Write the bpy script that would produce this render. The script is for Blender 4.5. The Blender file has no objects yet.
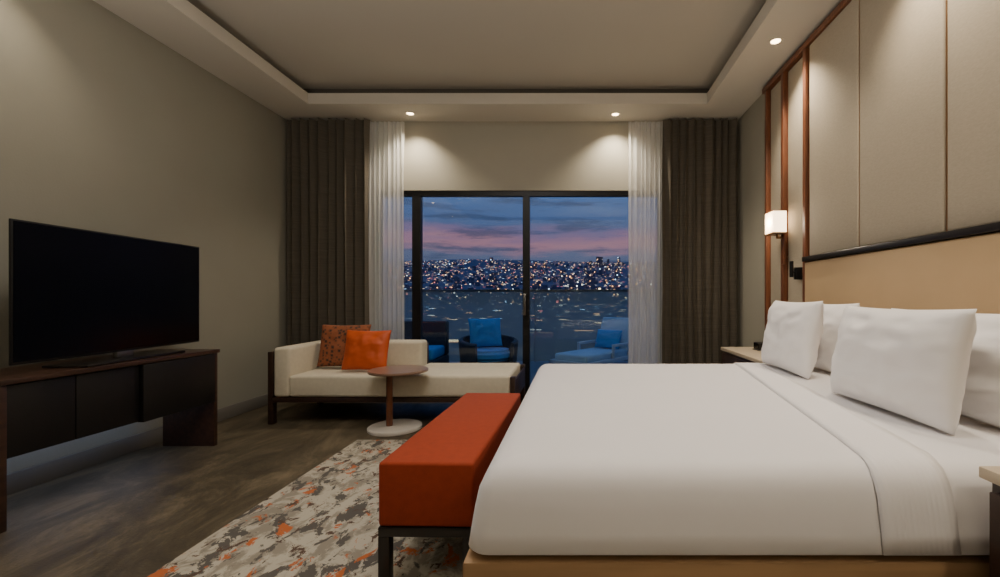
import bpy, bmesh, math, random
from mathutils import Vector, noise, Matrix
random.seed(4)
S = bpy.context.scene
COL = S.collection

# ------------------------------------------------------------ materials
def srgb(c):
    return tuple(((v/255)/12.92 if v/255 <= .04045 else ((v/255+.055)/1.055)**2.4) for v in c)

def newmat(name):
    m = bpy.data.materials.new(name); m.use_nodes = True
    nt = m.node_tree
    return m, nt, nt.nodes['Principled BSDF'], nt.nodes['Material Output']

def N(nt, t, **kw):
    n = nt.nodes.new(t)
    for k, v in kw.items():
        if k in n.inputs.keys(): n.inputs[k].default_value = v
        else: setattr(n, k, v)
    return n

def pmat(name, col, rough=.6, metal=0, var=.12, nscale=4, bump=0, bscale=200, sheen=0, stretch=(1,1,1), spec=.5, coat=0):
    m, nt, b, o = newmat(name)
    L = nt.links.new
    tc = N(nt, 'ShaderNodeTexCoord'); mp = N(nt, 'ShaderNodeMapping')
    mp.inputs['Scale'].default_value = stretch
    L(tc.outputs['Object'], mp.inputs['Vector'])
    nz = N(nt, 'ShaderNodeTexNoise', Scale=nscale, Detail=5.0)
    L(mp.outputs[0], nz.inputs['Vector'])
    cr = N(nt, 'ShaderNodeValToRGB')
    c = srgb(col)
    cr.color_ramp.elements[0].position = .3; cr.color_ramp.elements[1].position = .7
    cr.color_ramp.elements[0].color = tuple(v*(1-var) for v in c)+(1,)
    cr.color_ramp.elements[1].color = tuple(min(1, v*(1+var)) for v in c)+(1,)
    L(nz.outputs['Fac'], cr.inputs[0]); L(cr.outputs[0], b.inputs['Base Color'])
    b.inputs['Roughness'].default_value = rough; b.inputs['Metallic'].default_value = metal
    b.inputs['Specular IOR Level'].default_value = spec
    b.inputs['Sheen Weight'].default_value = sheen
    b.inputs['Coat Weight'].default_value = coat
    if bump:
        n2 = N(nt, 'ShaderNodeTexNoise', Scale=bscale, Detail=3.0)
        L(mp.outputs[0], n2.inputs['Vector'])
        bp = N(nt, 'ShaderNodeBump', Strength=bump, Distance=.01)
        L(n2.outputs['Fac'], bp.inputs['Height']); L(bp.outputs[0], b.inputs['Normal'])
    return m

def emat(name, col, strength):
    m, nt, b, o = newmat(name)
    b.inputs['Base Color'].default_value = srgb(col)+(1,)
    b.inputs['Emission Color'].default_value = srgb(col)+(1,)
    b.inputs['Emission Strength'].default_value = strength
    return m

M = {}
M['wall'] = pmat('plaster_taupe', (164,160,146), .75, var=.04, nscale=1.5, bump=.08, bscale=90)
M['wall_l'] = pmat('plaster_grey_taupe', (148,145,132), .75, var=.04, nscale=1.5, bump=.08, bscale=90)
M['ceil'] = pmat('ceiling_paint', (206,200,188), .85, var=.02, nscale=1)
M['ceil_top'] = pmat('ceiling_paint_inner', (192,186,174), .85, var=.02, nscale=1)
M['cove'] = pmat('cove_shadow_gap_paint', (92,86,78), .9, var=.02, nscale=1)  # shade of the unlit cove put into a darker colour
M['panel'] = pmat('fabric_wall_panel', (176,165,146), .8, var=.06, nscale=60, bump=.15, bscale=400, stretch=(1,1,3))
M['walnut'] = pmat('walnut', (116,70,46), .4, var=.3, nscale=8, stretch=(6,6,.6))
M['walnut_h'] = pmat('walnut_dark', (50,33,25), .4, var=.3, nscale=8, stretch=(6,.6,6))
M['walnut_c'] = pmat('walnut_console', (62,41,31), .35, var=.3, nscale=8, stretch=(6,.6,6))
M['black'] = pmat('dark_lacquer', (26,22,20), .35, var=.2)
M['blackmetal'] = pmat('black_metal', (22,22,24), .4, metal=.3, var=.1)
M['drawer'] = pmat('dark_leather_front', (15,13,13), .5, var=.15, bump=.1, bscale=150)
M['brass'] = pmat('brass_trim', (150,116,84), .35, metal=.8, var=.05)
M['tan'] = pmat('tan_leather', (190,162,124), .5, var=.05, nscale=3, bump=.08, bscale=220)
M['oak'] = pmat('oak_bedbase', (160,128,92), .5, var=.12, nscale=5, stretch=(.6,6,8))
M['linen'] = pmat('white_linen', (228,226,228), .8, var=.015, nscale=2, bump=.3, bscale=3.2, sheen=.2)
M['pillow'] = pmat('white_pillowcase', (234,232,233), .8, var=.015, nscale=2, bump=.35, bscale=7, sheen=.2)
M['cream'] = pmat('cream_upholstery', (206,198,178), .85, var=.04, nscale=30, bump=.15, bscale=350)
M['orange'] = pmat('orange_upholstery', (150,52,12), .85, var=.08, nscale=30, bump=.2, bscale=300)
M['orange_p'] = pmat('orange_silk', (200,82,26), .5, var=.08, nscale=6, bump=.3, bscale=10)
M['curtain'] = pmat('curtain_fabric', (90,83,72), .85, var=.16, nscale=6, stretch=(.5,.5,14), bump=.1, bscale=60)
M['base'] = pmat('baseboard_paint', (118,114,108), .4, var=.03)
M['marble'] = pmat('white_marble', (205,200,192), .3, var=.1, nscale=4)
M['tabletop'] = pmat('bronze_tabletop', (150,122,104), .28, metal=.4, var=.12, nscale=6, stretch=(1,8,1))
M['outfloor'] = pmat('balcony_tiles', (94,110,124), .4, var=.12, nscale=2)
M['blue'] = pmat('blue_cushion', (56,146,204), .8, var=.1, nscale=5)
M['paleblue'] = pmat('pale_seat_cushion', (170,192,208), .8, var=.1, nscale=5)
M['outwhite'] = pmat('white_lounger_frame', (190,196,202), .5, var=.05)
M['outframe'] = pmat('rattan_dark', (48,52,60), .6, var=.3, nscale=40, bump=.3, bscale=60)
M['stone'] = pmat('nightstand_top', (190,174,150), .4, var=.06)
M['steel'] = pmat('brushed_steel', (120,118,115), .3, metal=.9, var=.05)
M['screen'] = pmat('tv_screen', (4,4,5), .25, var=0, spec=.2)
M['lamp_on'] = emat('lamp_glow', (255,220,170), 16)
M['shade'] = emat('sconce_shade', (255,224,180), 5)
M['panel_light'] = emat('ceiling_lamp_diffuser', (255,232,204), 1.0)  # glow of the added ceiling fill
M['led'] = emat('led_strip_glow', (190,212,255), 9.0)

def patt():
    m, nt, b, o = newmat('patterned_cushion_fabric'); L = nt.links.new
    tc = N(nt, 'ShaderNodeTexCoord'); mp = N(nt, 'ShaderNodeMapping'); mp.inputs['Rotation'].default_value = (0,0,.785)
    L(tc.outputs['Object'], mp.inputs[0])
    v = N(nt, 'ShaderNodeTexVoronoi', Scale=26.0); v.distance = 'MANHATTAN'; L(mp.outputs[0], v.inputs['Vector'])
    cr = N(nt, 'ShaderNodeValToRGB'); e = cr.color_ramp.elements
    e[0].color = srgb((60,44,36))+(1,); e[1].color = srgb((146,84,52))+(1,)
    e[0].position=.2; e[1].position=.7
    a = e.new(.45); a.color = srgb((98,62,46))+(1,)
    L(v.outputs['Distance'], cr.inputs[0]); L(cr.outputs[0], b.inputs['Base Color'])
    b.inputs['Roughness'].default_value = .85
    return m
M['patt'] = patt()

def floor_mat():
    m, nt, b, o = newmat('carpet_floor'); L = nt.links.new
    tc = N(nt, 'ShaderNodeTexCoord'); mp = N(nt, 'ShaderNodeMapping'); mp.inputs['Scale'].default_value = (1.0,.45,1)
    mp.inputs['Rotation'].default_value=(0,0,.5)
    L(tc.outputs['Object'], mp.inputs[0])
    n = N(nt, 'ShaderNodeTexNoise', Scale=2.6, Detail=12.0, Roughness=.78, Distortion=.8); L(mp.outputs[0], n.inputs['Vector'])
    cr = N(nt, 'ShaderNodeValToRGB'); e = cr.color_ramp.elements
    e[0].color = srgb((58,51,39))+(1,); e[0].position=.38; e[1].color = srgb((120,108,86))+(1,); e[1].position=.66
    a = e.new(.5); a.color = srgb((80,71,55))+(1,)
    L(n.outputs['Fac'], cr.inputs[0]); L(cr.outputs[0], b.inputs['Base Color'])
    n2 = N(nt, 'ShaderNodeTexNoise', Scale=120.0); L(tc.outputs['Object'], n2.inputs['Vector'])
    bp = N(nt, 'ShaderNodeBump', Strength=.2, Distance=.006); L(n2.outputs['Fac'], bp.inputs['Height']); L(bp.outputs[0], b.inputs['Normal'])
    b.inputs['Roughness'].default_value = .5
    return m
M['floor'] = floor_mat()

def rug_mat():
    m, nt, b, o = newmat('abstract_rug_pile'); L = nt.links.new
    tc = N(nt, 'ShaderNodeTexCoord')
    def layer(scale, lo, hi, off, stretch):
        mp = N(nt, 'ShaderNodeMapping'); mp.inputs['Location'].default_value = off; mp.inputs['Scale'].default_value = stretch
        mp.inputs['Rotation'].default_value = (0,0,.6)
        L(tc.outputs['Object'], mp.inputs[0])
        n = N(nt, 'ShaderNodeTexNoise', Scale=scale, Detail=8.0, Roughness=.70, Distortion=.5); L(mp.outputs[0], n.inputs['Vector'])
        r = N(nt, 'ShaderNodeValToRGB'); r.color_ramp.elements[0].position = lo; r.color_ramp.elements[1].position = hi
        L(n.outputs['Fac'], r.inputs[0]); return r.outputs[0]
    base = N(nt, 'ShaderNodeMixRGB'); base.inputs[1].default_value = srgb((180,173,157))+(1,); base.inputs[2].default_value = srgb((140,133,119))+(1,)
    L(layer(9, .48, .56, (3,1,0), (1,.7,1)), base.inputs[0])
    g = N(nt, 'ShaderNodeMixRGB'); g.inputs[2].default_value = srgb((84,80,74))+(1,)
    L(layer(9, .545, .558, (0,0,0), (1,.6,1)), g.inputs[0]); L(base.outputs[0], g.inputs[1])
    r = N(nt, 'ShaderNodeMixRGB'); r.inputs[2].default_value = srgb((180,96,46))+(1,)
    L(layer(9, .585, .597, (7,4,0), (1,.7,1)), r.inputs[0]); L(g.outputs[0], r.inputs[1])
    d = N(nt, 'ShaderNodeMixRGB'); d.inputs[2].default_value = srgb((82,62,50))+(1,)
    L(layer(12, .595, .605, (2,9,0), (1,.7,1)), d.inputs[0]); L(r.outputs[0], d.inputs[1])
    L(d.outputs[0], b.inputs['Base Color']); b.inputs['Roughness'].default_value = .95
    return m
M['rug'] = rug_mat()

def sheer_mat():
    m, nt, b, o = newmat('sheer_voile'); L = nt.links.new
    b.inputs['Base Color'].default_value = srgb((250,249,246))+(1,); b.inputs['Roughness'].default_value = .9
    tl = N(nt, 'ShaderNodeBsdfTranslucent'); tl.inputs[0].default_value = srgb((246,247,250))+(1,)
    tr = N(nt, 'ShaderNodeBsdfTransparent')
    m1 = N(nt, 'ShaderNodeMixShader'); m1.inputs[0].default_value = .4
    m2 = N(nt, 'ShaderNodeMixShader'); m2.inputs[0].default_value = .42
    L(b.outputs[0], m1.inputs[1]); L(tl.outputs[0], m1.inputs[2]); L(m1.outputs[0], m2.inputs[1]); L(tr.outputs[0], m2.inputs[2])
    L(m2.outputs[0], o.inputs[0]); return m
M['sheer'] = sheer_mat()

def frosted_mat():
    m, nt, b, o = newmat('frosted_balustrade_glass'); L = nt.links.new
    b.inputs['Base Color'].default_value = srgb((186,192,188))+(1,); b.inputs['Roughness'].default_value = .3
    tr = N(nt, 'ShaderNodeBsdfTransparent'); tr.inputs[0].default_value = (.8,.88,.9,1)
    m2 = N(nt, 'ShaderNodeMixShader'); m2.inputs[0].default_value = .5
    L(b.outputs[0], m2.inputs[1]); L(tr.outputs[0], m2.inputs[2]); L(m2.outputs[0], o.inputs[0]); return m
M['frost'] = frosted_mat()

def glass_mat(name, refl, tint):
    m, nt, b, o = newmat(name); L = nt.links.new
    nt.nodes.remove(b)
    tr = N(nt, 'ShaderNodeBsdfTransparent'); tr.inputs[0].default_value = tint+(1,)
    gl = N(nt, 'ShaderNodeBsdfGlossy', Roughness=.02)
    fr = N(nt, 'ShaderNodeFresnel', IOR=1.35)
    mu = N(nt, 'ShaderNodeMath', operation='MULTIPLY'); mu.inputs[1].default_value = refl
    mx = N(nt, 'ShaderNodeMixShader')
    L(fr.outputs[0], mu.inputs[0]); L(mu.outputs[0], mx.inputs[0]); L(tr.outputs[0], mx.inputs[1]); L(gl.outputs[0], mx.inputs[2]); L(mx.outputs[0], o.inputs[0])
    return m
M['glass'] = glass_mat('window_glass', 1.3, (.86,.92,.95))

def city_mat(name, cell, thr, base, strength, zc=1.0):
    m, nt, b, o = newmat(name); L = nt.links.new
    ge = N(nt, 'ShaderNodeNewGeometry')
    dv = N(nt, 'ShaderNodeVectorMath', operation='DIVIDE'); dv.inputs[1].default_value = (cell, cell, cell*zc)
    fl = N(nt, 'ShaderNodeVectorMath', operation='FLOOR')
    wn = N(nt, 'ShaderNodeTexWhiteNoise')
    L(ge.outputs['Position'], dv.inputs[0]); L(dv.outputs[0], fl.inputs[0]); L(fl.outputs[0], wn.inputs['Vector'])
    dn = N(nt, 'ShaderNodeTexNoise', Scale=.006, Detail=3.0); L(ge.outputs['Position'], dn.inputs['Vector'])
    th = N(nt, 'ShaderNodeMath', operation='MULTIPLY_ADD'); th.inputs[1].default_value = -.30*(1-thr)/.07; th.inputs[2].default_value = thr+.15*(1-thr)/.07
    L(dn.outputs['Fac'], th.inputs[0])
    gt = N(nt, 'ShaderNodeMath', operation='GREATER_THAN'); L(wn.outputs['Value'], gt.inputs[0]); L(th.outputs[0], gt.inputs[1])
    sp = N(nt, 'ShaderNodeSeparateColor'); L(wn.outputs['Color'], sp.inputs[0])
    cr = N(nt, 'ShaderNodeValToRGB'); e = cr.color_ramp.elements; cr.color_ramp.interpolation = 'CONSTANT'
    e[0].color = (1,.45,.16,1); e[1].color = (.6,.8,1,1); e[1].position = .9
    for p, c in ((.4,(1,.68,.35,1)),(.65,(1,.88,.7,1)),(.8,(1,.22,.16,1))):
        a = e.new(p); a.color = c
    L(sp.outputs[1], cr.inputs[0]); L(cr.outputs[0], b.inputs['Emission Color'])
    pw = N(nt, 'ShaderNodeMath', operation='POWER'); pw.inputs[1].default_value = 3; L(sp.outputs[2], pw.inputs[0])
    mu = N(nt, 'ShaderNodeMath', operation='MULTIPLY'); L(gt.outputs[0], mu.inputs[0]); L(pw.outputs[0], mu.inputs[1])
    mu2 = N(nt, 'ShaderNodeMath', operation='MULTIPLY'); mu2.inputs[1].default_value = strength; L(mu.outputs[0], mu2.inputs[0])
    L(mu2.outputs[0], b.inputs['Emission Strength'])
    b.inputs['Base Color'].default_value = srgb(base)+(1,); b.inputs['Roughness'].default_value = 1
    return m
M['hill'] = city_mat('city_ground_lights', 7, .95, (82,88,112), 8)
M['bldg'] = city_mat('building_windows', 4.0, .92, (80,86,112), 7)

# ------------------------------------------------------------ geometry helpers
def link(ob, parent=None):
    COL.objects.link(ob)
    if parent: ob.parent = parent
    return ob

def empty(name, loc=(0,0,0)):
    e = bpy.data.objects.new(name, None); e.empty_display_size = .1; e.location = loc
    COL.objects.link(e); return e

def finish(bm, name, mats, parent=None, smooth=True, angle=.6):
    me = bpy.data.meshes.new(name); bm.normal_update(); bm.to_mesh(me); bm.free()
    for mt in (mats if isinstance(mats, (list,tuple)) else [mats]): me.materials.append(mt)
    if smooth:
        for p in me.polygons: p.use_smooth = True
        try: me.set_sharp_from_angle(angle=angle)
        except Exception: pass
    return link(bpy.data.objects.new(name, me), parent)

def add_box(bm, lo, hi, bevel=0, seg=2, mi=0):
    c = [(a+b)/2 for a, b in zip(lo, hi)]; s = [abs(b-a) for a, b in zip(lo, hi)]
    t = bmesh.new()
    bmesh.ops.create_cube(t, size=1, matrix=Matrix.Translation(c) @ Matrix.Diagonal((*s, 1)))
    if bevel:
        bmesh.ops.bevel(t, geom=t.edges[:], offset=min(bevel, min(s)*.48), segments=seg, profile=.5, affect='EDGES')
    for f in t.faces: f.material_index = mi
    me = bpy.data.meshes.new('tmp'); t.to_mesh(me); t.free(); bm.from_mesh(me); bpy.data.meshes.remove(me)

def box(name, lo, hi, mat, parent=None, bevel=.004, seg=2):
    bm = bmesh.new(); add_box(bm, lo, hi, bevel, seg); return finish(bm, name, mat, parent)

def boxes(name, lst, mat, parent=None, bevel=0, seg=2):
    bm = bmesh.new()
    for it in lst:
        add_box(bm, it[0], it[1], bevel, seg, it[2] if len(it) > 2 else 0)
    return finish(bm, name, mat, parent)

def cyl(name, p0, p1, r, mat, parent=None, seg=32, r2=None, bevel=0):
    p0 = Vector(p0); p1 = Vector(p1); d = p1-p0
    bm = bmesh.new()
    bmesh.ops.create_cone(bm, cap_ends=True, segments=seg, radius1=r, radius2=r if r2 is None else r2, depth=d.length,
        matrix=Matrix.Translation((p0+p1)/2) @ d.to_track_quat('Z','Y').to_matrix().to_4x4())
    if bevel:
        ed = [e for e in bm.edges if len(e.link_faces)==2 and any(len(f.verts)>4 for f in e.link_faces)]
        bmesh.ops.bevel(bm, geom=ed, offset=bevel, segments=3, affect='EDGES')
    return finish(bm, name, mat, parent)

def pillow(name, w, h, t, loc, lean, rz, mat, parent=None, seed=0, roll=0, pinch=.05):
    n = 32; bm = bmesh.new(); grid = {}
    for side in (1, -1):
        for i in range(n+1):
            for j in range(n+1):
                u = -1+2*i/n; v = -1+2*j/n
                u = math.copysign(abs(u)**.8, u); v = math.copysign(abs(v)**.8, v)
                edge = i in (0, n) or j in (0, n)
                if edge and side == -1: grid[(side,i,j)] = grid[(1,i,j)]; continue
                x = w/2*u*(1-pinch*(1-v*v)); y = h/2*v*(1-pinch*(.6 if v<0 else 1)*(1-u*u))
                prof = ((1-abs(u)**2.8)*(1-abs(v)**2.8))**.55
                z = side*(t/2*prof+.004)
                nv = noise.noise(Vector((u*2.2+seed*7.3, v*2.2, side*3+seed)))
                nv2 = noise.noise(Vector((u*5+seed*3.3, v*5, side*3+seed)))
                z += side*prof*t*(.12*nv+.06*nv2)
                if edge: z = .004*nv
                grid[(side,i,j)] = bm.verts.new((x, y, z))
    for side in (1, -1):
        for i in range(n):
            for j in range(n):
                q = [grid[(side,i,j)], grid[(side,i+1,j)], grid[(side,i+1,j+1)], grid[(side,i,j+1)]]
                if side == -1: q.reverse()
                try: bm.faces.new(q)
                except ValueError: pass
    ob = finish(bm, name, mat, parent, angle=2.5)
    ob.location = loc; ob.rotation_euler = (math.radians(90-lean), math.radians(roll), math.radians(rz))
    return ob

def curtain(name, x0, x1, y, z0, z1, waves, amp, mat, seed=0):
    bm = bmesh.new(); nx = waves*14; nz = 24; rows = []
    for k in range(nz+1):
        z = z0+(z1-z0)*k/nz; row = []
        for i in range(nx+1):
            t = i/nx
            ph = 2*math.pi*waves*t + 2.2*noise.noise(Vector((t*5, z*.35, seed)))
            a = amp*(.75+.6*noise.noise(Vector((t*9, seed, 1))))
            yy = y + a*math.sin(ph)+.25*a*math.sin(2*ph+1)
            xx = x0+(x1-x0)*t + .25*(x1-x0)/waves*math.sin(2*ph)*.5
            row.append(bm.verts.new((xx, yy, z)))
        rows.append(row)
    for k in range(nz):
        for i in range(nx):
            bm.faces.new((rows[k][i], rows[k][i+1], rows[k+1][i+1], rows[k+1][i]))
    return finish(bm, name, mat, angle=2.5)

# ------------------------------------------------------------ room
XL, XR, YB, YF, ZC = -3.32, 1.88, 5.157, -2.6, 3.2
box('floor', (XL-.1, YF-.1, -.1), (XR+.1, YB+.12, 0), M['floor'], bevel=0)
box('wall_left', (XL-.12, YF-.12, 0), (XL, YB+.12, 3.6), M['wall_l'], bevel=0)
box('wall_right', (XR, YF-.12, 0), (XR+.12, YB+.12, 3.6), M['wall'], bevel=0)
box('wall_front', (XL, YF-.12, 0), (XR, YF, 3.6), M['wall'], bevel=0)
WX0, WX1, WZ = -2.32, 1.03, 2.40
boxes('wall_back', [((XL,YB,0),(WX0,YB+.12,3.6)), ((WX1,YB,0),(XR,YB+.12,3.6)), ((WX0,YB,WZ),(WX1,YB+.12,3.6))], M['wall'])
TX0, TX1, TY0, TY1 = -2.82, 1.395, -1.9, 4.69
r = .13
def ring(a, z0, z1, mi):
    x0, x1, y0, y1 = TX0-a, TX1+a, TY0-a, TY1+a
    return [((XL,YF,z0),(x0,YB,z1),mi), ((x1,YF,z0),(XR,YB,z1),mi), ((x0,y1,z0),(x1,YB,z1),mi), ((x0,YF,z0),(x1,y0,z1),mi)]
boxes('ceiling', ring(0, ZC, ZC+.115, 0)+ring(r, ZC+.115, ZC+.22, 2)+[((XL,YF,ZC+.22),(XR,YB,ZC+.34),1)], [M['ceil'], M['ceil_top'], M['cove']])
box('baseboard_left', (XL, YF, 0), (XL+.018, YB, .12), M['base'])
box('baseboard_right', (XR-.018, 3.6, 0), (XR, YB, .12), M['base'])
boxes('baseboard_back', [((XL+.02,YB-.018,0),(WX0,YB,.12)), ((WX1,YB-.018,0),(XR-.02,YB,.12))], M['base'])

# window (sliding glass doors)
w = empty('window_1')
fr = []
y0, y1 = YB+.02, YB+.09
fr += [((WX0,y0,WZ-.06),(WX1,y1,WZ)), ((WX0,y0,0),(WX1,y1,.06))]
for a, b_ in ((WX0,WX0+.05), (-1.90,-1.80), (-.61,-.53), (WX1-.06,WX1)):
    fr.append(((a,y0,.06),(b_,y1,WZ-.06)))
boxes('frame', fr, M['blackmetal'], w)
box('handle', (-.60, y0-.04, .95), (-.57, y0-.02, 1.2), M['steel'], w)
box('glass', (WX0+.05, YB+.052, .06), (WX1-.05, YB+.056, WZ-.06), M['glass'], w, bevel=0)

# curtains
curtain('blackout_curtain', -3.26, -2.33, 5.02, .01, 3.17, 9, .05, M['curtain'], 1)
curtain('blackout_curtain', .99, 1.84, 5.02, .01, 3.17, 9, .05, M['curtain'], 2)
curtain('sheer_curtain', -2.38, -1.96, 5.09, .01, 3.17, 8, .024, M['sheer'], 3)
curtain('sheer_curtain', .61, 1.08, 5.09, .01, 3.17, 9, .024, M['sheer'], 4)

# ------------------------------------------------------------ headboard wall
wp = empty('headboard_wall_panelling')
PY = [3.47, 2.86, 2.19, 1.52, .85, .18]
zt = 3.12
for i in range(len(PY)-1):
    box('fabric_panel_%d' % (i+1), (1.825, PY[i+1]+.008, 1.475), (1.878, PY[i]-.008, zt), M['panel'], wp, bevel=.012, seg=3)
    box('brass_joint_%d' % (i+1), (1.835, PY[i]-.007, 1.475), (1.879, PY[i]+.007, zt), M['brass'], wp, bevel=0)
box('panel_top_rail', (1.81, .2, zt), (1.879, 4.30, zt+.05), M['walnut'], wp)
for k, (a, b_) in enumerate(((3.49,3.535), (3.86,3.91), (4.20,4.24))):
    box('post_%d' % (k+1), (1.81, a, 0), (1.879, b_, zt), M['walnut'], wp)
box('side_fabric_panel_1', (1.845, 3.545, .1), (1.878, 3.85, zt-.01), M['panel'], wp, bevel=.008)
box('side_fabric_panel_2', (1.845, 3.92, .1), (1.878, 4.19, zt-.01), M['panel'], wp, bevel=.008)

hb = empty('headboard')
box('upholstered_board', (1.78, .25, .30), (1.878, 3.45, 1.43), M['tan'], hb, bevel=.015, seg=4)
box('top_rail', (1.765, .25, 1.432), (1.878, 3.46, 1.468), M['black'], hb)

# ------------------------------------------------------------ bed
bed = empty('bed')
BX0, BX1, BY0, BY1 = -.25, 1.77, 1.195, 3.115
def rrect(x0, x1, y0, y1, rad, n=7):
    pts = []
    for cx, cy, a0 in ((x1-rad,y1-rad,0),(x0+rad,y1-rad,90),(x0+rad,y0+rad,180),(x1-rad,y0+rad,270)):
        for k in range(n):
            a = math.radians(a0+90*k/(n-1)); pts.append((cx+rad*math.cos(a), cy+rad*math.sin(a)))
    return pts
ZB = .478
bm = bmesh.new(); prev = None
for off, z in ((.0,ZB-.002),(.035,ZB),(.04,ZB+.006),(.033,.53),(.025,.58),(.014,.63),(.001,.658),(-.016,.680),(-.04,.693),(-.075,.699),(-.2,.702),(-.5,.703)):
    rad = max(.040+off*.55, .012)
    hx1 = BX1 + min(off, 0)*.3
    ringv = [bm.verts.new((x, y, z)) for x, y in rrect(BX0-off, hx1, BY0-off, BY1+off, rad)]
    if prev:
        for i in range(len(ringv)):
            j = (i+1) % len(ringv)
            bm.faces.new((prev[i], prev[j], ringv[j], ringv[i]))
    prev = ringv
bm.faces.new(prev)
finish(bm, 'duvet_cover', M['linen'], bed, angle=1.2)
def band(name, n0, n1, f0, f1, off, mat, zbot=ZB+.006):
    prof = [(BY0-.04-off,zbot),(BY0-.033-off,.53),(BY0-.025-off,.58),(BY0-.014-off,.63),(BY0-.001-off*.9,.660),(BY0+.016-off*.6,.682+off*.6),(BY0+.04,.693+off),(BY0+.075,.700+off),(BY0+.2,.7025+off)]
    full = prof+[(BY0+(BY1-BY0)*t, .7035+off) for t in (.3,.5,.7)]+[((BY0+BY1)-y, z) for y, z in reversed(prof)]
    bm = bmesh.new(); rows = []
    for y, z in full:
        t = min(max((y-BY0)/(BY1-BY0), 0), 1)
        a = n0+(f0-n0)*t; b_ = n1+(f1-n1)*t
        rows.append([bm.verts.new((a+(b_-a)*k/6, y, z)) for k in range(7)])
    for i in range(len(rows)-1):
        for k in range(6):
            bm.faces.new((rows[i][k], rows[i][k+1], rows[i+1][k+1], rows[i+1][k]))
    ob = finish(bm, name, mat, bed, angle=1.2)
    md = ob.modifiers.new('thick', 'SOLIDIFY'); md.thickness = off*.9; md.offset = -1
    return ob
def ribbed():
    m = pmat('ribbed_sheet_border', (230,228,230), .8, var=.01)
    nt = m.node_tree; L = nt.links.new; b = nt.nodes['Principled BSDF']
    tc = N(nt, 'ShaderNodeTexCoord'); wv = N(nt, 'ShaderNodeTexWave', Scale=22.0); L(tc.outputs['Object'], wv.inputs[0])
    bp = N(nt, 'ShaderNodeBump', Strength=.2, Distance=.004); L(wv.outputs['Fac'], bp.inputs['Height']); L(bp.outputs[0], b.inputs['Normal'])
    return m
M['rib'] = ribbed()
band('turned_down_sheet', .80, 1.74, 1.10, 1.74, .003, M['linen'])
band('sheet_border', .80, 1.00, 1.11, 1.27, .007, M['rib'])
box('mattress_base', (BX0+.02, BY0+.02, .44), (BX1, BY1-.02, ZB-.003), M['black'], bed, bevel=.006)
box('platform', (BX0-.045, BY0-.035, .12), (1.775, BY1+.035, .458), M['oak'], bed, bevel=.008)
box('plinth', (BX0+.1, BY0+.1, 0.012), (1.77, BY1-.1, .12), M['black'], bed)
def bp(y, x, w, h, t, lean, seed, rz=-90):
    L = math.radians(lean)
    return pillow('pillow', w, h, t, (x+math.sin(L)*h/2, y, .712+math.cos(L)*h/2), lean, rz, M['pillow'], None, seed)
bp(2.70, 1.265, .62, .43, .18, 11, 1, -92)
bp(2.77, 1.49, .60, .42, .17, 13, 2)
bp(1.74, 1.20, .66, .41, .19, 10, 3, -89)
bp(1.72, 1.42, .80, .40, .18, 13, 4)

# ------------------------------------------------------------ bench
be = empty('bench')
bm = bmesh.new(); add_box(bm, (-.19,-.65,.245), (.19,.65,.50), .014, 4); finish(bm, 'seat_cushion', M['orange'], be)
boxes('frame', [((-.19,-.65,.205),(.19,.65,.243))], M['black'], be, bevel=.004)
for k, (x, y) in enumerate(((-.19,-.65),(.145,-.65),(-.19,.605),(.145,.605))):
    box('leg_%d' % (k+1), (x, y, .012), (x+.045, y+.045, .206), M['black'], be)
be.location = (-.575, 2.40, 0); be.rotation_euler = (0,0,math.radians(-1.3))

# rug
bm = bmesh.new(); add_box(bm, (-1.75,.2,0), (1.0,3.57,.012), .004, 2); finish(bm, 'area_rug', M['rug'])

# ------------------------------------------------------------ daybed
dc = empty('chaise_daybed')
X0, X1, Y0, Y1 = -2.79, -.545, 4.03, 4.86
boxes('wood_frame', [((X0,Y0,.20),(X1,Y1,.245)), ((X0,Y0,0),(X0+.045,Y0+.06,.66)), ((X0,Y1-.06,0),(X0+.045,Y1,.66)),
    ((X0,Y0+.06,.245),(X0+.02,Y1-.06,.62)), ((X1-.045,Y0,0),(X1,Y0+.06,.43)), ((X1-.045,Y1-.06,0),(X1,Y1,.43)),
    ((X1-.015,Y0+.06,.245),(X1,Y1-.06,.40)), ((X0,Y1-.02,.245),(-1.60,Y1,.66))], M['walnut_h'], dc, bevel=.004)
box('seat_cushion', (-2.60,Y0-.005,.247), (X1-.047,4.62,.445), M['cream'], dc, bevel=.03, seg=4)
box('seat_cushion_rear', (-1.60,4.60,.247), (X1-.047,Y1-.005,.445), M['cream'], dc, bevel=.03, seg=4)
box('arm_cushion', (X0+.047,Y0+.0,.247), (-2.595,Y1-.022,.70), M['cream'], dc, bevel=.03, seg=4)
box('back_cushion', (-2.595,4.62,.247), (-1.60,Y1-.022,.70), M['cream'], dc, bevel=.035, seg=4)
pillow('patterned_throw_pillow', .50, .43, .13, (-2.325, 4.475, .672), 13, 0, M['patt'], None, 5, 0)
pillow('orange_throw_pillow', .45, .39, .13, (-2.01, 4.28, .65), 15, -4, M['orange_p'], None, 6, 0)

# side table
st = empty('side_table')
cyl('marble_base', (-1.58,3.90,0), (-1.58,3.90,.03), .225, M['marble'], st, 64, bevel=.005)
cyl('stem', (-1.63,3.90,.03), (-1.63,3.90,.502), .027, M['walnut'], st, 24)
cyl('top', (-1.55,3.90,.502), (-1.55,3.90,.525), .25, M['tabletop'], st, 64, bevel=.006)

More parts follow.
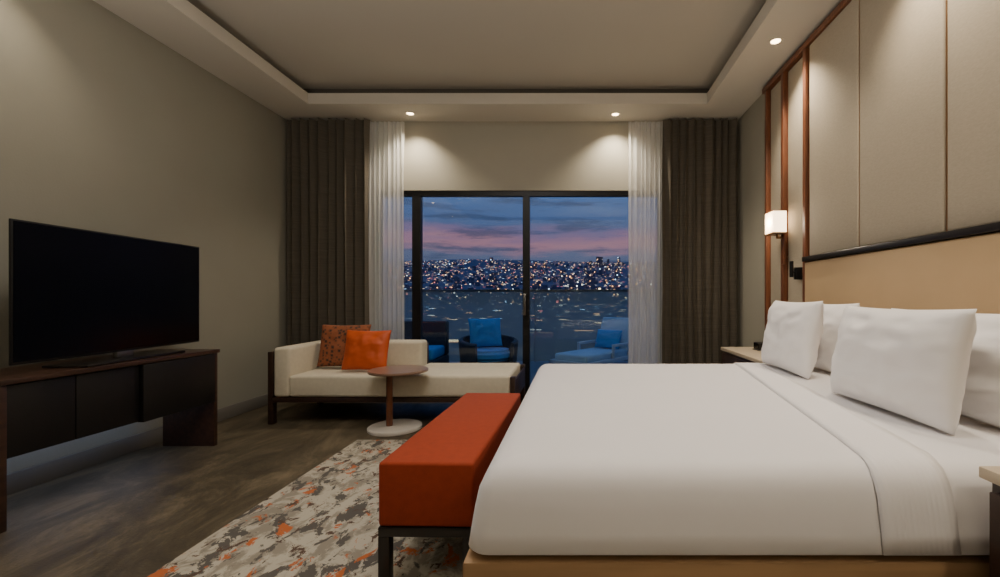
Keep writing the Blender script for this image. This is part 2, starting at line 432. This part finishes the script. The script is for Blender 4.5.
# ------------------------------------------------------------ console + TV
cn = empty('tv_console')
CX = -2.80; CY0, CY1 = 2.155, 3.48
box('top', (XL+.05, CY0-.01, .722), (CX+.012, CY1+.01, .75), M['walnut_c'], cn)
box('end_panel_1', (-3.20, CY0, 0), (CX, CY0+.035, .722), M['walnut_c'], cn)
box('end_panel_2', (-3.20, CY1-.035, 0), (CX, CY1, .722), M['walnut_c'], cn)
box('carcass', (-3.22, CY0+.036, .35), (CX-.03, CY1-.036, .715), M['black'], cn)
box('drawer_1', (CX-.03, CY0+.04, .352), (CX-.012, 2.50, .715), M['drawer'], cn)
box('drawer_2', (CX-.03, 2.505, .352), (CX-.012, 2.865, .715), M['drawer'], cn)
box('drawer_3', (CX-.03, 2.872, .345), (CX+.010, CY1-.036, .718), M['drawer'], cn)
box('led_strip', (-3.21, CY0+.05, .343), (-3.19, CY1-.05, .349), M['led'], cn, 0)
tv = empty('television')
p0 = Vector((-2.865,2.255)); p1 = Vector((-2.985,3.53)); ang = math.atan2(p1.y-p0.y, p1.x-p0.x)
c = (p0+p1)/2; Wt = (p1-p0).length
def tvbox(name, lo, hi, mat, bevel=.003):
    return box(name, lo, hi, mat, tv, bevel)
tvbox('body', (-Wt/2,.0,.805), (Wt/2,.012,1.555), M['blackmetal'])
tvbox('back_housing', (-Wt/3,.012,.88), (Wt/3,.05,1.3), M['blackmetal'], .015)
tvbox('screen', (-Wt/2+.010,-.002,.82), (Wt/2-.010,.001,1.545), M['screen'], 0)
tvbox('neck', (-.06,.0,.765), (.06,.03,.806), M['steel'])
tvbox('stand_base', (-.36,-.10,.751), (.36,.14,.766), M['black'], .005)
tv.location = (c.x, c.y, 0)
tv.rotation_euler = (0,0,ang)

# ------------------------------------------------------------ nightstands
def nightstand(x0, x1, y0, y1, z):
    n = empty('nightstand')
    box('top', (x0,y0,z-.03), (x1,y1,z), M['stone'], n)
    box('body', (x0+.02,y0+.015,.12), (x1-.005,y1-.015,z-.031), M['walnut_h'], n)
    h = (z-.05-.14)/2
    for k in range(2):
        box('drawer_%d' % (k+1), (x0+.004,y0+.025,.14+k*(h+.005)), (x0+.02,y1-.025,.14+k*(h+.005)+h-.01), M['walnut_h'], n)
        box('pull_%d' % (k+1), (x0-.008,(y0+y1)/2-.08,.14+k*(h+.005)+h-.05), (x0+.004,(y0+y1)/2+.08,.14+k*(h+.005)+h-.038), M['brass'], n)
    box('plinth', (x0+.05,y0+.04,0), (x1-.03,y1-.04,.12), M['black'], n)
    return n
nightstand(1.37, 1.775, 3.25, 4.18, .69)
nightstand(1.03, 1.775, .35, 1.135, .722)
ac = empty('alarm_clock')
box('case', (1.60,3.86,.693), (1.68,3.98,.76), M['black'], ac, .01, 3)
box('dial', (1.597,3.87,.70), (1.6005,3.97,.752), M['screen'], ac, 0)
box('cradle', (1.59,3.85,.6905), (1.69,3.99,.696), M['steel'], ac)

# ------------------------------------------------------------ sconces
sc = empty('wall_sconce')
box('backplate', (1.79,3.80,1.44), (1.805,3.86,1.74), M['walnut'], sc)
box('arm', (1.75,3.82,1.66), (1.79,3.84,1.68), M['brass'], sc)
box('arm_riser', (1.735,3.82,1.66), (1.755,3.84,1.71), M['brass'], sc)
box('shade', (1.68,3.765,1.71), (1.797,3.93,1.89), M['shade'], sc, .006)
boxes('shade_caps', [((1.677,3.762,1.70),(1.80,3.933,1.71)), ((1.677,3.762,1.89),(1.80,3.933,1.896))], M['brass'], sc)
rl = empty('reading_light')
box('bracket', (1.788,3.60,1.30), (1.80,3.635,1.40), M['blackmetal'], rl)
box('wall_plate', (1.80,3.60,1.30), (1.846,3.635,1.40), M['blackmetal'], rl)
cyl('head', (1.765,3.62,1.32), (1.765,3.62,1.45), .015, M['blackmetal'], rl, 20)
cyl('arm', (1.77,3.62,1.36), (1.79,3.62,1.36), .007, M['blackmetal'], rl, 12)

# ------------------------------------------------------------ lights
def light(name, kind, loc, energy, col, parent=None, rot=(0,0,0), **kw):
    l = bpy.data.lights.new(name, kind); l.energy = energy; l.color = col
    for k, v in kw.items(): setattr(l, k, v)
    o = bpy.data.objects.new(name, l); o.location = loc; o.rotation_euler = rot
    return link(o, parent)
WARM = (1.0,.85,.65)
def downlight(x, y, e, ang=105):
    d = empty('recessed_downlight')
    bm = bmesh.new(); n = 32; rings = []
    for rr, z in ((.036,ZC-.001),(.040,ZC-.006),(.052,ZC-.006),(.056,ZC-.0005)):
        rings.append([bm.verts.new((x+rr*math.cos(2*math.pi*k/n), y+rr*math.sin(2*math.pi*k/n), z)) for k in range(n)])
    for a in range(3):
        for k in range(n):
            j = (k+1) % n; bm.faces.new((rings[a][k], rings[a][j], rings[a+1][j], rings[a+1][k]))
    finish(bm, 'bezel', M['ceil'], d)
    cyl('lens', (x,y,ZC-.003), (x,y,ZC-.0005), .036, M['lamp_on'], d, 24)
    light('beam', 'SPOT', (x,y,ZC-.02), e, WARM, d, spot_size=math.radians(ang), spot_blend=.8, shadow_soft_size=.04)
downlight(-1.83, 4.93, 74, 115); downlight(.45, 4.95, 78, 118)
for y in (3.54, 2.2, .9, -.6): downlight(1.60, y, 80)
for y in (2.5, .9, -.7): downlight(-3.05, y, 24)
for x, y in ((-.7,2.5),(-.7,1.5)):  # added fill lights above the view, shaped as ceiling fixtures
    d = empty('flush_ceiling_lamp')
    boxes('housing', [((x-.62,y-.37,3.37),(x+.62,y-.35,3.418)),((x-.62,y+.35,3.37),(x+.62,y+.37,3.418)),((x-.62,y-.35,3.37),(x-.60,y+.35,3.418)),((x+.60,y-.35,3.37),(x+.62,y+.35,3.418))], M['brass'], d)
    box('diffuser', (x-.60,y-.35,3.385), (x+.60,y+.35,3.40), M['panel_light'], d, 0)
    light('lamp', 'AREA', (x,y,3.375), 20, (1,.95,.89), d, shape='RECTANGLE', size=1.15, size_y=.65)
light('sconce_bulb', 'POINT', (1.64,3.85,1.80), 7, WARM, sc, shadow_soft_size=.05)
for x, y, en in ((-2.1,.7,46),(.7,-1.0,52)):  # unseen uplights added to brighten the ceiling, shaped as floor stands
    d = empty('torchiere_floor_lamp')
    cyl('foot', (x,y,0), (x,y,.025), .15, M['blackmetal'], d, 40)
    cyl('pole', (x,y,.025), (x,y,1.74), .012, M['blackmetal'], d, 16)
    bm = bmesh.new(); n = 40; prev = None
    for rr, z in ((.014,1.74),(.06,1.745),(.13,1.78),(.18,1.84),(.176,1.84),(.12,1.785),(.05,1.752),(.01,1.75)):
        cur = [bm.verts.new((x+rr*math.cos(2*math.pi*k/n), y+rr*math.sin(2*math.pi*k/n), z)) for k in range(n)]
        if prev:
            for k in range(n): bm.faces.new((prev[k], prev[(k+1)%n], cur[(k+1)%n], cur[k]))
        prev = cur
    bm.faces.new(prev)
    finish(bm, 'bowl', M['brass'], d)
    light('uplight', 'AREA', (x,y,1.83), en, (1,.92,.82), d, rot=(math.pi,0,0), shape='DISK', size=.30)

# ------------------------------------------------------------ balcony
box('balcony_floor', (-5,YB+.12,-.15), (4,8.3,-.03), M['outfloor'], bevel=0)
pa = empty('balcony_balustrade')
for k in range(5):
    x = -4.95+k*2.1
    box('post_%d' % (k+1), (x,8.216,-.03), (x+.03,8.25,1.27), M['steel'], pa, 0)
    if k < 4: box('glass_panel_%d' % (k+1), (x,8.20,-.02), (x+2.095,8.215,1.27), M['frost'], pa, 0)
box('handrail', (-4.96,8.19,1.27), (3.5,8.25,1.31), M['steel'], pa)
def tub_chair(x, y, rz, seatm):
    e = empty('outdoor_armchair')
    bm = bmesh.new(); n = 28; vs = []
    for i in range(n+1):
        a = math.radians(-50+280*i/n); s = (1+math.sin(a))/2
        top = .50+.10*s; ri, ro = .37, .43
        vs.append([bm.verts.new((rr*math.cos(a)*1.05, rr*math.sin(a), z)) for rr, z in ((ri-.02,.12),(ro-.03,.12),(ro,top-.02),(ro-.02,top),(ri,top))])
    for i in range(n):
        for k in range(5):
            bm.faces.new((vs[i][k], vs[i][(k+1)%5], vs[i+1][(k+1)%5], vs[i+1][k]))
    bm.faces.new(vs[0]); bm.faces.new(list(reversed(vs[-1])))
    finish(bm, 'curved_shell', M['outframe'], e)
    cyl('seat_pan', (0,0,.12), (0,0,.24), .36, M['outframe'], e, 36)
    cyl('seat_cushion', (0,-.01,.24), (0,-.01,.40), .35, seatm, e, 36, bevel=.05)
    pillow('back_cushion', .52, .46, .15, (0,.20,.64), 16, 0, M['blue'], e, 9)
    for k in range(4):
        a = math.pi/4+k*math.pi/2
        cyl('foot_%d' % (k+1), (.28*math.cos(a),.28*math.sin(a),0), (.28*math.cos(a),.28*math.sin(a),.12), .018, M['outframe'], e, 10)
    e.location = (x,y,-.03); e.rotation_euler = (0,0,math.radians(rz)); return e
tub_chair(-1.32, 6.8, 26, M['blue'])
sl = empty('sun_lounger')
boxes('frame', [((-.34,-.75,.24),(-.30,.45,.30)),((.30,-.75,.24),(.34,.45,.30)),((-.34,-.75,.24),(.34,-.71,.30)),((-.34,.41,.24),(.34,.45,.30)),
    ((-.34,-.70,0),(-.30,-.66,.24)),((.30,-.70,0),(.34,-.66,.24)),((-.34,.36,0),(-.30,.40,.24)),((.30,.36,0),(.34,.40,.24)),
    ((-.34,-.1,.46),(-.30,.45,.50)),((.30,-.1,.46),(.34,.45,.50)),((-.34,-.1,.30),(-.30,-.06,.46)),((.30,-.1,.30),(.34,-.06,.46))], M['outwhite'], sl, bevel=.006)
box('seat_pad', (-.295,-.70,.27), (.295,.36,.39), M['paleblue'], sl, .035, 4)
bk = box('back_pad', (-.295,-.05,0), (.295,.05,.56), M['paleblue'], sl, .04, 4); bk.location = (0,.36,.34); bk.rotation_euler = (math.radians(-22),0,0)
bf = box('back_frame', (-.33,.052,0), (.33,.085,.58), M['outwhite'], sl, .01); bf.location = (0,.36,.34); bf.rotation_euler = (math.radians(-22),0,0)
pillow('cushion', .46, .30, .13, (0,.26,.54), 20, 0, M['blue'], sl, 11)
sl.location = (.36,6.75,-.03); sl.rotation_euler = (0,0,math.radians(-38))
ot = empty('outdoor_sofa')
box('base', (-2.95,6.15,.05), (-1.95,6.90,.28), M['outframe'], ot, .02)
box('seat_cushion', (-2.93,6.16,.28), (-1.97,6.74,.44), M['blue'], ot, .04, 4)
box('backrest', (-2.95,6.76,.28), (-1.95,6.90,.80), M['outframe'], ot, .03, 3)
boxes('feet', [((-2.9,6.2,-.03),(-2.85,6.25,.05)),((-2.05,6.2,-.03),(-2.0,6.25,.05)),((-2.9,6.8,-.03),(-2.85,6.85,.05)),((-2.05,6.8,-.03),(-2.0,6.85,.05))], M['outframe'], ot)

# ------------------------------------------------------------ city
def ground(x, y):
    t = max(0, min(1, (y-60)/2740))
    k = -.10+.184*t**.6
    return 1.15+y*k + y*.006*noise.noise(Vector((x/450, y/450, 0)))
bm = bmesh.new(); nx, ny = 60, 40; rows = []
for j in range(ny+1):
    y = 60+2740*(j/ny)**1.5
    rows.append([bm.verts.new((x := (-1+2*i/nx)*(300+y*1.3), y, ground(x, y))) for i in range(nx+1)])
for j in range(ny):
    for i in range(nx):
        bm.faces.new((rows[j][i], rows[j][i+1], rows[j+1][i+1], rows[j+1][i]))
for i in range(900):
    y = random.uniform(800, 2600); x = random.uniform(-.7, .5)*y
    g = ground(x, y); hgt = random.uniform(6, 13)
    if random.random() < .015+.16*max(0, 1-abs(x/y-.03)/.12): hgt = random.uniform(25, 60)
    ww = random.uniform(5, 10)
    add_box(bm, (x-ww, y-ww, g-10), (x+ww, y+ww, g+hgt), mi=1)
finish(bm, 'city_skyline', [M['hill'], M['bldg']], smooth=False)

# ------------------------------------------------------------ world
W = bpy.data.worlds.new('dusk_sky'); S.world = W; W.use_nodes = True
nt = W.node_tree; L = nt.links.new; bg = nt.nodes['Background']
tc = N(nt, 'ShaderNodeTexCoord'); sx = N(nt, 'ShaderNodeSeparateXYZ'); L(tc.outputs['Generated'], sx.inputs[0])
def cloud(scale, stretch, detail):
    mp = N(nt, 'ShaderNodeMapping'); mp.inputs['Scale'].default_value = stretch; mp.inputs['Rotation'].default_value=(0,.07,0); L(tc.outputs['Generated'], mp.inputs[0])
    nz = N(nt, 'ShaderNodeTexNoise', Scale=scale, Detail=detail, Roughness=.62); L(mp.outputs[0], nz.inputs['Vector']); return nz.outputs['Fac']
ma = N(nt, 'ShaderNodeMath', operation='MULTIPLY_ADD'); ma.inputs[1].default_value = .08; ma.inputs[2].default_value = -.04; L(cloud(2.2,(2.2,2.2,16),6.0), ma.inputs[0])
ad = N(nt, 'ShaderNodeMath', operation='ADD'); L(sx.outputs['Z'], ad.inputs[0]); L(ma.outputs[0], ad.inputs[1])
cr = N(nt, 'ShaderNodeValToRGB'); e = cr.color_ramp.elements
stops = [(0,(40,46,66)),(.06,(80,90,120)),(.098,(98,102,130)),(.122,(168,118,132)),(.142,(134,106,136)),(.165,(84,100,140)),(.22,(78,106,156)),(.30,(84,116,170)),(.45,(90,125,185)),(1,(110,150,210))]
e[0].position = 0; e[0].color = srgb(stops[0][1])+(1,); e[1].position = 1; e[1].color = srgb(stops[-1][1])+(1,)
for p, cc in stops[1:-1]:
    a = e.new(p); a.color = srgb(cc)+(1,)
L(ad.outputs[0], cr.inputs[0])
c1 = N(nt, 'ShaderNodeValToRGB'); c1.color_ramp.elements[0].position = .50; c1.color_ramp.elements[1].position = .60
L(cloud(3.4,(1.6,1.6,13),8.0), c1.inputs[0])
f1 = N(nt, 'ShaderNodeMath', operation='MULTIPLY'); f1.inputs[1].default_value = .7; L(c1.outputs[0], f1.inputs[0])
mx = N(nt, 'ShaderNodeMixRGB'); mx.inputs[2].default_value = srgb((62,74,104))+(1,)
L(f1.outputs[0], mx.inputs[0]); L(cr.outputs[0], mx.inputs[1])
L(mx.outputs[0], bg.inputs['Color']); bg.inputs['Strength'].default_value = 1.15

# ------------------------------------------------------------ camera
cam = bpy.data.cameras.new('camera'); co = bpy.data.objects.new('camera', cam); COL.objects.link(co)
co.location = (0,0,1.15); co.rotation_euler = (math.radians(90),0,0)
cam.sensor_width = 36; cam.lens = 444*36/1000; cam.shift_x = -.075; cam.shift_y = .0095; cam.clip_end = 5000; cam.clip_start = .05
S.camera = co
